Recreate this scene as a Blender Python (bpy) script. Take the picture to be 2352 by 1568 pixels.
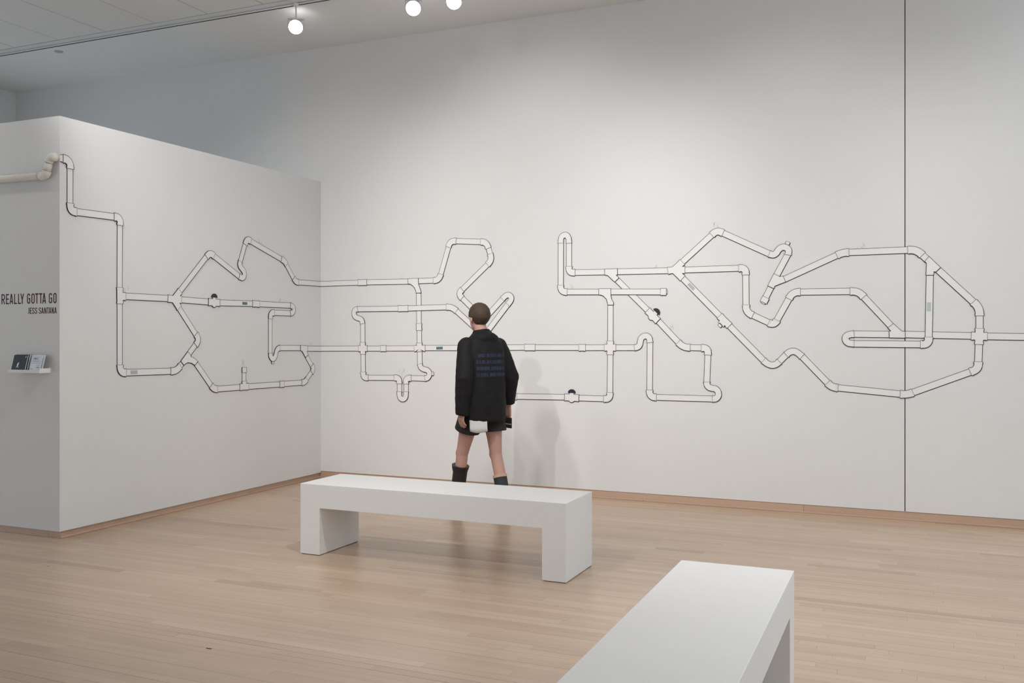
import bpy, bmesh, math, random
from mathutils import Vector, Matrix

random.seed(7)
scene = bpy.context.scene
COL = scene.collection
for o in list(bpy.data.objects):
    bpy.data.objects.remove(o, do_unlink=True)

# ------------------------------------------------------------------ camera
CAM = Vector((5.513, -7.816, 1.42))
cam_data = bpy.data.cameras.new('camera')
cam_data.sensor_width = 36.0
cam_data.lens = 33.10
cam_data.shift_y = -0.00635
cam_data.clip_start = 0.05
cam = bpy.data.objects.new('camera', cam_data)
COL.objects.link(cam)
cam.location = CAM
cam.rotation_euler = (math.radians(90), 0, math.radians(23.72))
scene.camera = cam

# ------------------------------------------------------------------ world, exposure
world = bpy.data.worlds.new('gallery_daylight')
scene.world = world
world.use_nodes = True
wbg = world.node_tree.nodes['Background']
wbg.inputs['Color'].default_value = (0.79, 0.905, 1.0, 1)
wbg.inputs['Strength'].default_value = 1.15
scene.view_settings.view_transform = 'Standard'
scene.view_settings.look = 'None'
scene.view_settings.gamma = 1.0
scene.view_settings.use_curve_mapping = False
scene.view_settings.exposure = 0.55

# lamps: (x, y, aim direction, watts, half angle in degrees, blend, radius of source)
FRONT_TRACK_Y = -1.135
WASH_TRACK_Y = -3.75
LAMPS_VIEW = [
    (0.544, (0.42, -0.72, -0.55), 34, 42),
    (1.704, (0.34, -0.75, -0.57), 34, 42),
    (2.074, (0.32, -0.75, -0.57), 34, 42),
]
LAMPS_WASH = [  # off frame, aimed at the mural wall
    (0.45, (-0.20, 3.75, -2.8), 108, 37),
    (1.85, (0.30, 3.75, -2.25), 112, 34),
    (2.95, (-0.35, 3.75, -2.3), 100, 34),
    (3.95, (0.25, 3.75, -2.45), 72, 34),
    (4.90, (-0.25, 3.75, -2.45), 68, 34),
    (6.60, (0.0, 3.75, -2.35), 85, 33),
]
LAMPS_FILL = [  # off frame, added fill lamps; the first follows the ledge shadow
    (-1.45, -4.07, (0.25, 0.30, -1.0), 16, 50),
    (3.6, -3.75, (-1.0, 0.55, -1.25), 122, 38),  # added to brighten the partition face
    (2.3, -6.5, (0.2, 1.2, -1.0), 170, 34),  # added front fill for bench fronts and lower walls
    (5.9, -3.0, (0.1, -0.05, -1.0), 165, 50),  # added to brighten the floor towards the right
]

# ------------------------------------------------------------------ helpers
def mat(name, color, rough=0.6, spec=0.5, metal=0.0, emit=None, estr=0.0, bump=0.0, bscale=200.0, var=0.0, vscale=3.0):
    m = bpy.data.materials.new(name)
    m.use_nodes = True
    nt = m.node_tree
    b = nt.nodes['Principled BSDF']
    b.inputs['Base Color'].default_value = (*color, 1)
    b.inputs['Roughness'].default_value = rough
    b.inputs['Metallic'].default_value = metal
    b.inputs['Specular IOR Level'].default_value = spec
    if emit:
        b.inputs['Emission Color'].default_value = (*emit, 1)
        b.inputs['Emission Strength'].default_value = estr
    tc = nt.nodes.new('ShaderNodeTexCoord')
    if var > 0:
        n = nt.nodes.new('ShaderNodeTexNoise')
        n.inputs['Scale'].default_value = vscale
        n.inputs['Detail'].default_value = 4
        nt.links.new(tc.outputs['Object'], n.inputs['Vector'])
        mx = nt.nodes.new('ShaderNodeMix')
        mx.data_type = 'RGBA'
        mx.inputs['A'].default_value = (*[c * (1 - var) for c in color], 1)
        mx.inputs['B'].default_value = (*[min(1, c * (1 + var)) for c in color], 1)
        nt.links.new(n.outputs['Fac'], mx.inputs['Factor'])
        nt.links.new(mx.outputs['Result'], b.inputs['Base Color'])
    if bump > 0:
        n2 = nt.nodes.new('ShaderNodeTexNoise')
        n2.inputs['Scale'].default_value = bscale
        n2.inputs['Detail'].default_value = 3
        nt.links.new(tc.outputs['Object'], n2.inputs['Vector'])
        bp = nt.nodes.new('ShaderNodeBump')
        bp.inputs['Strength'].default_value = bump
        bp.inputs['Distance'].default_value = 0.001
        nt.links.new(n2.outputs['Fac'], bp.inputs['Height'])
        nt.links.new(bp.outputs['Normal'], b.inputs['Normal'])
    return m

M = {}
M['wall'] = mat('wall_paint', (0.735, 0.730, 0.722), 0.75, 0.25, bump=0.08, bscale=350, var=0.012, vscale=1.5)
M['ceiling'] = mat('ceiling_paint', (0.74, 0.735, 0.725), 0.85, 0.2)
M['tile'] = mat('acoustic_tile', (0.70, 0.68, 0.655), 0.95, 0.1, bump=0.25, bscale=420, var=0.03, vscale=6)
M['dark'] = mat('dark_gap', (0.02, 0.021, 0.022), 0.9, 0.1)
M['trim'] = mat('white_trim', (0.66, 0.66, 0.66), 0.5, 0.4)
M['trim_grey'] = mat('grey_trim', (0.42, 0.43, 0.43), 0.5, 0.4)
M['bench'] = mat('bench_paint', (0.80, 0.79, 0.775), 0.55, 0.35, bump=0.05, bscale=120, var=0.01, vscale=4)
M['pvc'] = mat('white_plastic', (0.80, 0.75, 0.69), 0.42, 0.45, var=0.01)
M['vinyl'] = mat('cream_vinyl', (0.800, 0.788, 0.765), 0.6, 0.3, var=0.012, vscale=5)
M['vinyl_joint'] = mat('cream_vinyl_fitting', (0.805, 0.793, 0.772), 0.6, 0.3, var=0.012, vscale=5)
M['ink'] = mat('outline_ink', (0.035, 0.036, 0.04), 0.7, 0.2)
M['ink_thin'] = mat('seam_ink', (0.16, 0.155, 0.15), 0.7, 0.2)
M['knob'] = mat('valve_knob', (0.022, 0.024, 0.032), 0.5, 0.4, var=0.9, vscale=60)
M['sticker_grey'] = mat('grey_sticker', (0.46, 0.48, 0.48), 0.7, 0.2, var=0.12, vscale=60)
M['sticker_teal'] = mat('teal_sticker', (0.10, 0.19, 0.20), 0.6, 0.3, var=0.5, vscale=45)
M['sticker_pale'] = mat('pale_green_sticker', (0.50, 0.56, 0.54), 0.7, 0.2, var=0.12, vscale=60)
M['pencil'] = mat('pencil_grey', (0.58, 0.58, 0.57), 0.9, 0.1)
M['letter'] = mat('maroon_vinyl', (0.075, 0.022, 0.030), 0.6, 0.3)
M['metal_white'] = mat('white_metal', (0.75, 0.75, 0.75), 0.4, 0.5)
M['bulb'] = mat('lit_bulb', (1, 1, 1), 0.5, 0.2, emit=(1.0, 0.985, 0.96), estr=24.0)

def wood(name, c0, rough):
    m = bpy.data.materials.new(name)
    m.use_nodes = True
    nt = m.node_tree
    b = nt.nodes['Principled BSDF']
    geo = nt.nodes.new('ShaderNodeNewGeometry')
    at = nt.nodes.new('ShaderNodeAttribute')
    at.attribute_name = 'tone'
    mul = nt.nodes.new('ShaderNodeVectorMath'); mul.operation = 'MULTIPLY'
    mul.inputs[1].default_value = (1.6, 26.0, 26.0)
    nt.links.new(geo.outputs['Position'], mul.inputs[0])
    off = nt.nodes.new('ShaderNodeVectorMath'); off.operation = 'ADD'
    nt.links.new(mul.outputs[0], off.inputs[0])
    sc = nt.nodes.new('ShaderNodeVectorMath'); sc.operation = 'SCALE'
    sc.inputs[0].default_value = (37.0, 91.0, 13.0)
    nt.links.new(at.outputs['Fac'], sc.inputs['Scale'])
    nt.links.new(sc.outputs[0], off.inputs[1])
    n = nt.nodes.new('ShaderNodeTexNoise')
    n.inputs['Scale'].default_value = 1.0
    n.inputs['Detail'].default_value = 6
    n.inputs['Roughness'].default_value = 0.62
    nt.links.new(off.outputs[0], n.inputs['Vector'])
    ramp = nt.nodes.new('ShaderNodeValToRGB')
    e = ramp.color_ramp.elements
    e[0].position, e[0].color = 0.0, (*c0[0], 1)
    e[1].position, e[1].color = 1.0, (*c0[-1], 1)
    for i, c in enumerate(c0[1:-1]):
        el = ramp.color_ramp.elements.new((i + 1) / (len(c0) - 1))
        el.color = (*c, 1)
    nt.links.new(at.outputs['Fac'], ramp.inputs['Fac'])
    mr = nt.nodes.new('ShaderNodeMapRange')
    mr.inputs['From Min'].default_value = 0.3; mr.inputs['From Max'].default_value = 0.72
    mr.inputs['To Min'].default_value = 0.93; mr.inputs['To Max'].default_value = 1.06
    nt.links.new(n.outputs['Fac'], mr.inputs['Value'])
    mx = nt.nodes.new('ShaderNodeVectorMath'); mx.operation = 'SCALE'
    nt.links.new(ramp.outputs['Color'], mx.inputs[0])
    nt.links.new(mr.outputs['Result'], mx.inputs['Scale'])
    nt.links.new(mx.outputs[0], b.inputs['Base Color'])
    b.inputs['Roughness'].default_value = rough
    b.inputs['Specular IOR Level'].default_value = 1.15
    return m

M['floor'] = wood('maple_floor', [(0.425, 0.288, 0.200), (0.49, 0.350, 0.243), (0.52, 0.378, 0.262), (0.545, 0.402, 0.282), (0.59, 0.446, 0.322)], 0.30)
M['base'] = wood('maple_baseboard', [(0.50, 0.335, 0.235), (0.55, 0.375, 0.265)], 0.4)
M['subfloor'] = mat('subfloor', (0.12, 0.08, 0.055), 0.9, 0.1)

def link(name, me, material=None, parent=None):
    o = bpy.data.objects.new(name, me)
    COL.objects.link(o)
    if material is not None and hasattr(me, 'materials'):
        if len(me.materials) == 0:
            me.materials.append(material)
    if parent is not None:
        o.parent = parent
    return o

def bm_obj(name, bm, material, parent=None, smooth=False, recalc=True):
    if recalc:
        bmesh.ops.recalc_face_normals(bm, faces=bm.faces)
    me = bpy.data.meshes.new(name)
    bm.to_mesh(me); bm.free()
    if smooth:
        for p in me.polygons: p.use_smooth = True
    return link(name, me, material, parent)

def add_box(bm, x0, x1, y0, y1, z0, z1, bevel=0.0):
    vs = [bm.verts.new((x, y, z)) for x in (x0, x1) for y in (y0, y1) for z in (z0, z1)]
    f = [(0, 1, 3, 2), (4, 6, 7, 5), (0, 4, 5, 1), (2, 3, 7, 6), (0, 2, 6, 4), (1, 5, 7, 3)]
    fs = [bm.faces.new([vs[i] for i in q]) for q in f]
    if bevel > 0:
        es = list({e for fc in fs for e in fc.edges})
        bmesh.ops.bevel(bm, geom=es, offset=bevel, segments=2, affect='EDGES', profile=0.5)

def box(name, x0, x1, y0, y1, z0, z1, material, parent=None, bevel=0.0):
    bm = bmesh.new()
    add_box(bm, x0, x1, y0, y1, z0, z1, bevel)
    return bm_obj(name, bm, material, parent)

def empty(name, loc=(0, 0, 0), rz=0.0):
    o = bpy.data.objects.new(name, None)
    COL.objects.link(o)
    o.location = loc
    o.rotation_euler = (0, 0, rz)
    o.empty_display_size = 0.1
    return o

def tag(o, label=None, cat=None, group=None, kind=None):
    if label: o['label'] = label
    if cat: o['category'] = cat
    if group: o['group'] = group
    if kind: o['kind'] = kind
    return o

def struct(o, label=None):
    o['kind'] = 'structure'
    if label: o['label'] = label
    return o

def add_tube(bm, pts, radii, seg=16, cap=True, squash=None):
    """tapered tube through pts; radii: number or (ra, rb) per point"""
    pts = [Vector(p) for p in pts]
    rings = []
    up = None
    n = len(pts)
    for i, p in enumerate(pts):
        t = (pts[min(i + 1, n - 1)] - pts[max(i - 1, 0)]).normalized()
        if up is None:
            ref = Vector((0, 1, 0)) if abs(t.y) < 0.9 else Vector((1, 0, 0))
            side = t.cross(ref).normalized()
        else:
            side = (side - t * side.dot(t)).normalized()
        up = side.cross(t).normalized()
        r = radii[i]
        ra, rb = r if isinstance(r, (tuple, list)) else (r, r)
        ring = []
        for k in range(seg):
            a = 2 * math.pi * k / seg
            ring.append(bm.verts.new(p + side * (ra * math.cos(a)) + up * (rb * math.sin(a))))
        rings.append(ring)
    for a, b in zip(rings, rings[1:]):
        for k in range(seg):
            bm.faces.new((a[k], a[(k + 1) % seg], b[(k + 1) % seg], b[k]))
    if cap:
        bm.faces.new(rings[0][::-1]); bm.faces.new(rings[-1])

def add_ellipsoid(bm, c, r, seg=24, rings=14, rot=None):
    mtx = Matrix.Translation(Vector(c)) @ (rot.to_4x4() if rot else Matrix.Identity(4)) @ Matrix.Diagonal((*r, 1))
    bmesh.ops.create_uvsphere(bm, u_segments=seg, v_segments=rings, radius=1.0, matrix=mtx)

# ------------------------------------------------------------------ room
HC = 4.274          # ceiling height
XL, XR = -4.32, 8.6
YB = -11.5          # rear wall behind the camera; openings added on the right let in light
LP, HP = 3.088, 2.944   # partition length and height

# back wall: two panels with an open joint between them
XJ = 5.368
wall_back = struct(box('wall_back', XL, XR, 0.022, 0.16, -0.02, HC + 0.1, M['dark']), 'tall white gallery wall carrying the long pipe mural')
for x0, x1 in ((XL, XJ - 0.0032), (XJ + 0.0032, XR)):
    bm = bmesh.new(); add_box(bm, x0, x1, 0.0, 0.0221, 0.068, HC + 0.1)
    bm_obj('wall_panel', bm, M['wall'], wall_back)
# far-left wall: a header over openings added to let in light behind the partition
bm = bmesh.new()
add_box(bm, XL - 0.15, XL, YB, 0.16, 2.60, HC + 0.1)
for y0, y1 in ((-0.35, 0.16), (-3.40, -3.00), (-7.4, -7.0), (YB, YB + 0.4)):
    add_box(bm, XL - 0.15, XL, y0, y1, -0.02, 2.60)
struct(bm_obj('wall_left', bm, M['wall']), 'far white wall seen above the partition')
struct(box('wall_rear', XL - 0.15, XR, YB - 0.15, YB, -0.02, HC + 0.1, M['wall']), 'white wall behind the viewer, outside the view')
# right wall, outside the view: tall gaps added above a sill to light the hall
bm = bmesh.new()
add_box(bm, XR, XR + 0.15, YB, 0.16, -0.02, 1.15)
for y0, y1 in ((-0.5, 0.16), (-4.0, -3.6), (-7.6, -7.2), (YB - 0.15, YB + 0.4)):
    add_box(bm, XR, XR + 0.15, y0, y1, 1.15, HC + 0.1)
struct(bm_obj('wall_right', bm, M['wall']), 'unseen white wall on the right, its tall openings added to let in light')
# partition: L-shaped freestanding wall, lower than the ceiling
bm = bmesh.new()
T = 0.16
foot = [(0, 0.0), (0, -LP), (XL + 0.9, -LP), (XL + 0.9, -LP + T), (-T, -LP + T), (-T, 0.0)]
lo = [bm.verts.new((x, y, 0.052)) for x, y in foot]
hi = [bm.verts.new((x, y, HP)) for x, y in foot]
bm.faces.new(lo); bm.faces.new(hi)
for i in range(len(foot)):
    j = (i + 1) % len(foot)
    bm.faces.new((lo[i], lo[j], hi[j], hi[i]))
struct(bm_obj('wall_partition', bm, M['wall']), 'lower white partition wall with title text on its end')
# recessed timber baseboards
def tone_mesh(o, v):
    a = o.data.attributes.new('tone', 'FLOAT', 'POINT')
    a.data.foreach_set('value', [v] * len(o.data.vertices))

def base_board(parent_name, label, boards):
    root = struct(empty(parent_name), label)
    for k, b in enumerate(boards):
        o = box('board', *b, M['base'], root)
        tone_mesh(o, random.random())
    return root
bb = [(XL, -0.03, 0.006, 0.0215, 0.0, 0.0675)] + [(x0 + 0.0008, x1 - 0.0008, 0.006, 0.0215, 0.0, 0.0675) for x0, x1 in ((-0.03, 1.9), (1.9, 4.62), (4.62, 7.2), (7.2, XR))]
root = base_board('baseboard_back', 'recessed maple baseboard along the mural wall', bb)
for x0, x1 in ((-0.03, 3.3), (3.3, 6.4), (6.4, XR)):
    bm = bmesh.new(); add_box(bm, x0 + 0.0008, x1 - 0.0008, -0.004, 0.0058, 0.0, 0.014, 0.002)
    o = bm_obj('shoe_strip', bm, M['base'], root); tone_mesh(o, random.random())
root = base_board('baseboard_partition', 'recessed maple baseboard under the partition wall',
    [(-T + 0.03, -0.018, y0 + 0.0008, y1 - 0.0008, 0.0, 0.0515) for y0, y1 in ((-LP + 0.018, -2.35), (-2.35, -0.55), (-0.55, 0.004))]
    + [(x0 + 0.0008, x1 - 0.0008, -LP + 0.018, -LP + T - 0.03, 0.0, 0.0515) for x0, x1 in ((XL + 0.93, -1.9), (-1.9, -T + 0.03))])
for y0, y1 in ((-LP + 0.018, -1.4), (-1.4, 0.0)):
    bm = bmesh.new(); add_box(bm, -0.0178, -0.007, y0 + 0.0008, y1 - 0.0008, 0.0, 0.016, 0.003)
    o = bm_obj('shoe_strip', bm, M['base'], root); tone_mesh(o, random.random())

# floor: maple strips running along the mural wall
floor = struct(box('floor', XL, XR, YB, 0.03, -0.06, -0.0135, M['subfloor']), 'pale maple strip floor')
PW = 0.0572
planks = []
random.seed(11)
row = 0
y = 0.004
while y > YB:
    x = XL + random.uniform(-1.2, 0)
    gap = random.choice((0.0001, 0.0002, 0.0003, 0.0004, 0.0006, 0.0009))
    while x < XR:
        L = random.choice((0.30, 0.45, 0.6, 0.8, 1.0, 1.3, 1.6)) * random.uniform(0.85, 1.15)
        planks.append((max(x, XL), min(x + L, XR), y - PW, y, gap))
        x += L
    y -= PW
planks = [p for p in planks if p[1] - p[0] > 0.02]
F_, YAW = 2162.6, math.radians(23.72)
def px(x, y, z):
    d = Vector((x, y, z)) - CAM
    dep = d.x * -math.sin(YAW) + d.y * math.cos(YAW)
    lat = d.x * math.cos(YAW) + d.y * math.sin(YAW)
    if dep < 0.3: return None
    return 1176 + F_ * lat / dep, 769 - F_ * d.z / dep, dep
def seen_size(p):
    """rough size at which a strip shows from the photograph's side of the room (to choose which strips are single objects)"""
    n = 6; tot = 0.0
    for i in range(n):
        x = p[0] + (p[1] - p[0]) * (i + 0.5) / n
        q = px(x, 0.5 * (p[2] + p[3]), 0)
        if q and 0 <= q[0] <= 2352 and q[1] <= 1568:
            if x < 0.0 and p[3] > -LP: continue
            tot += (p[1] - p[0]) / n / q[2] ** 3
    return tot
order = sorted(range(len(planks)), key=lambda i: -seen_size(planks[i]))
single = set(order[:300])
def plank_box(bm, p, tone, layer):
    g = 0.0003
    n0 = len(bm.verts)
    add_box(bm, p[0] + g, p[1] - g, p[2] + p[4], p[3] - p[4], -0.0135, random.uniform(-0.0004, 0.0))
    bm.verts.ensure_lookup_table()
    for v in bm.verts[n0:]: v[layer] = tone
def tone_value():
    return min(1, max(0, random.gauss(0.52, 0.21)))
bm_rest = bmesh.new(); lay = bm_rest.verts.layers.float.new('tone')
for i, p in enumerate(planks):
    tone = tone_value()
    if i in single:
        bm = bmesh.new(); l1 = bm.verts.layers.float.new('tone')
        plank_box(bm, p, tone, l1)
        bm_obj('plank', bm, M['floor'], floor, recalc=False)
    else:
        plank_box(bm_rest, p, tone, lay)
o = bm_obj('floor_strips', bm_rest, M['floor'], floor, recalc=False)
tag(o, 'remaining maple floor strips', kind='stuff')

# ceiling: smooth soffit next to the wall, slot with a lighting track, tile field beyond
ceiling = struct(box('ceiling', XL, XR, YB, 0.16, HC + 0.1, HC + 0.2, M['ceiling']), 'gallery ceiling: smooth soffit by the wall, square tiles beyond the track')
box('soffit', XL, XR, -1.084, 0.0, HC, HC + 0.0999, M['ceiling'], ceiling)
TX0 = -2.79 - 0.612 * 3 - 0.0
tile_bm = bmesh.new(); add_box(tile_bm, 0.0045, 0.6075, -1.2155, -0.0045, 0, 0.02, 0.003)
bmesh.ops.recalc_face_normals(tile_bm, faces=tile_bm.faces)
tile_me = bpy.data.meshes.new('ceiling_tile'); tile_bm.to_mesh(tile_me); tile_bm.free(); tile_me.materials.append(M['tile'])
for i in range(23):
    x = TX0 + 0.612 * i
    if x + 0.612 > XR or x < XL - 0.05: continue
    for j in range(8):
        o = link('ceiling_tile', tile_me, None, ceiling)
        o.location = (x, -1.225 - 1.22 * j, HC + 0.004 + (0.0015 if random.random() < 0.2 else 0))
box('tile_grid', XL, XR, YB, -1.2251, HC + 0.026, HC + 0.0995, M['dark'], ceiling)

tr = struct(empty('trim_1'), 'pale trim strips along the lighting slot in the ceiling')
box('edge_strip', XL, XR, -1.2245, -1.185, HC + 0.002, HC + 0.03, M['trim'], tr)
box('gap_shade', XL, XR, -1.0955, -1.0842, HC + 0.003, HC + 0.0599, M['dark'], tr)  # dark strip set into the lit gap so it reads as shaded
box('slot_back', XL, XR, -1.1845, -1.0845, HC + 0.06, HC + 0.0995, M['dark'], tr)
track = tag(empty('light_track', (0, FRONT_TRACK_Y, HC)), 'thin pale lighting track set in the ceiling slot holding the three lit lamps', 'track')
def rail(name, x0, x1, y0, y1, z0, z1, m):
    o = box(name, x0, x1, y0 - FRONT_TRACK_Y, y1 - FRONT_TRACK_Y, z0 - HC, z1 - HC, m, track)
rail('rail', XL, XR, -1.180, -1.152, HC + 0.004, HC + 0.06, M['trim'])
rail('rail', XL, XR, -1.125, -1.0955, HC + 0.004, HC + 0.06, M['trim'])
rail('rail', XL, XR, -1.152, -1.125, HC + 0.02, HC + 0.0599, M['metal_white'])

sp = tag(empty('sprinkler_cover', (-2.478, -0.973, HC)), 'small round pale cover plate on the smooth ceiling above the partition', 'sprinkler')
bm = bmesh.new(); add_tube(bm, [(0, 0, 0), (0, 0, -0.004), (0, 0, -0.010)], [0.042, 0.042, 0.036], 28)
bm_obj('plate', bm, M['trim_grey'], sp)
bm = bmesh.new(); add_tube(bm, [(0, 0, -0.010), (0, 0, -0.0125)], [0.030, 0.027], 28)
bm_obj('cap', bm, M['trim_grey'], sp)

# ------------------------------------------------------------------ track lamps
def lamp_meshes():
    d = {}
    bm = bmesh.new()
    # can opening towards +z (local aim axis)
    add_tube(bm, [(0, 0, -0.10), (0, 0, -0.085), (0, 0, -0.01), (0, 0, 0.035)], [0.030, 0.046, 0.060, 0.064], 28, cap=False)
    add_tube(bm, [(0, 0, 0.035), (0, 0, 0.0), (0, 0, -0.085)], [0.060, 0.056, 0.04], 28, cap=False)
    d['head'] = bm
    bm = bmesh.new()
    add_ellipsoid(bm, (0, 0, 0.004), (0.054, 0.054, 0.028), 28, 14)
    d['bulb'] = bm
    out = {}
    for k, b in d.items():
        me = bpy.data.meshes.new(k); b.to_mesh(me); b.free()
        for p in me.polygons: p.use_smooth = True
        me.materials.append(M['bulb'] if k == 'bulb' else M['metal_white'])
        out[k] = me
    return out
LM = lamp_meshes()
def track_lamp(x, y, ztop, zlamp, aim, watts, half, label, group=None, color=(1.0, 0.99, 0.975), soft=0.06, blend=0.9):
    root = tag(empty('track_lamp', (x, y, ztop)), label, 'lamp', group)
    bm = bmesh.new()
    add_tube(bm, [(0, 0, 0.003), (0, 0, -0.022)], [0.022, 0.022], 16)
    add_tube(bm, [(0, 0, -0.022), (0, 0, zlamp - ztop + 0.055)], [0.007, 0.007], 10)
    bm_obj('stem', bm, M['metal_white'], root, smooth=False)
    bm = bmesh.new()
    h = zlamp - ztop
    for s in (-1, 1):
        add_box(bm, s * 0.066 - 0.004, s * 0.066 + 0.004, -0.012, 0.012, h - 0.015, h + 0.06)
    add_box(bm, -0.070, 0.070, -0.012, 0.012, h + 0.056, h + 0.064)
    az = math.atan2(aim[1], aim[0])
    yoke = bm_obj('yoke', bm, M['metal_white'], root)
    yoke.rotation_euler = (0, 0, az - math.pi / 2)
    a = Vector(aim).normalized()
    q = a.to_track_quat('Z', 'Y')
    hd = link('head', LM['head'], None, root)
    hd.location = (0, 0, h); hd.rotation_mode = 'QUATERNION'; hd.rotation_quaternion = q
    bl = link('bulb', LM['bulb'], None, hd)
    L = bpy.data.lights.new('lamp_light', 'SPOT')
    L.energy = watts; L.color = color
    L.spot_size = math.radians(2 * half); L.spot_blend = blend
    L.shadow_soft_size = soft
    lo = bpy.data.objects.new('lamp_light', L); COL.objects.link(lo)
    lo.parent = root
    lo.location = Vector((0, 0, h)) + a * 0.09
    lo.rotation_mode = 'QUATERNION'
    lo.rotation_quaternion = a.to_track_quat('-Z', 'Y')
    return root
VIEW_LABELS = ['lit track lamp hanging alone, leftmost of the three below the ceiling slot',
               'lit track lamp, the middle one of three below the ceiling slot',
               'lit track lamp at the top edge, rightmost of the three in view']
for (x, aim, w, half), lb in zip(LAMPS_VIEW, VIEW_LABELS):
    track_lamp(x, FRONT_TRACK_Y, HC, 4.082, aim, w, half, lb, 'lamps on the front track')
for k, (x, aim, w, half) in enumerate(LAMPS_WASH):
    track_lamp(x, WASH_TRACK_Y, HC + 0.002, 4.09, aim, w, half, 'track lamp on the tile ceiling outside the view aimed at the mural wall', 'lamps above the view', soft=0.14)
for k, (x, y, aim, w, half) in enumerate(LAMPS_FILL):
    track_lamp(x, y, HC + 0.002, 4.09, aim, w, half, 'unseen fill lamp on the tile ceiling brightening the hall', 'lamps above the hall')

# ------------------------------------------------------------------ benches
def bench(name, label, x0, y0, length, width, along_x, rz=0.0, origin=None):
    """bench: slab on two full-width end blocks"""
    H, U, LG = 0.457, 0.305, 0.148
    root = tag(empty(name, origin, rz), label, 'bench', 'white gallery benches')
    def b(nm, a0, a1, c0, c1, z0, z1):
        bm = bmesh.new()
        if along_x: add_box(bm, a0, a1, c0, c1, z0, z1)
        else: add_box(bm, c0, c1, a0, a1, z0, z1)
        zz = z1 if nm == 'seat' else z0      # soften only the outer edges, the joints stay flush
        es = [e for e in bm.edges if abs(e.verts[0].co.z - e.verts[1].co.z) < 1e-6 and abs(e.verts[0].co.z - zz) < 1e-6]
        bmesh.ops.bevel(bm, geom=es, offset=0.0025, segments=2, affect='EDGES', profile=0.5)
        return bm_obj(nm, bm, M['bench'], root)
    b('seat', x0, x0 + length, y0, y0 + width, U, H)
    b('leg', x0, x0 + LG, y0, y0 + width, 0.003, U)
    b('leg', x0 + length - LG, x0 + length, y0, y0 + width, 0.003, U)
    for a in (x0 + 0.006, x0 + length - LG + 0.006):
        for_base = (a, a + LG - 0.012)
        if along_x: box('foot_pad', for_base[0], for_base[1], y0 + 0.006, y0 + width - 0.006, 0.0, 0.003, M['dark'], root)
        else: box('foot_pad', y0 + 0.006, y0 + width - 0.006, for_base[0], for_base[1], 0.0, 0.003, M['dark'], root)
    return root
bench('bench', 'long white block bench standing before the mural, person walking behind it', 0.0, 0.0, 1.839, 0.4565, True, 0.0, (1.792, -2.765, 0))
bench('bench', 'white block bench in the foreground, cut off by the lower edge', -1.839, -0.466, 1.839, 0.466, False, math.radians(0.76), (5.0205, -3.826, 0))

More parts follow.
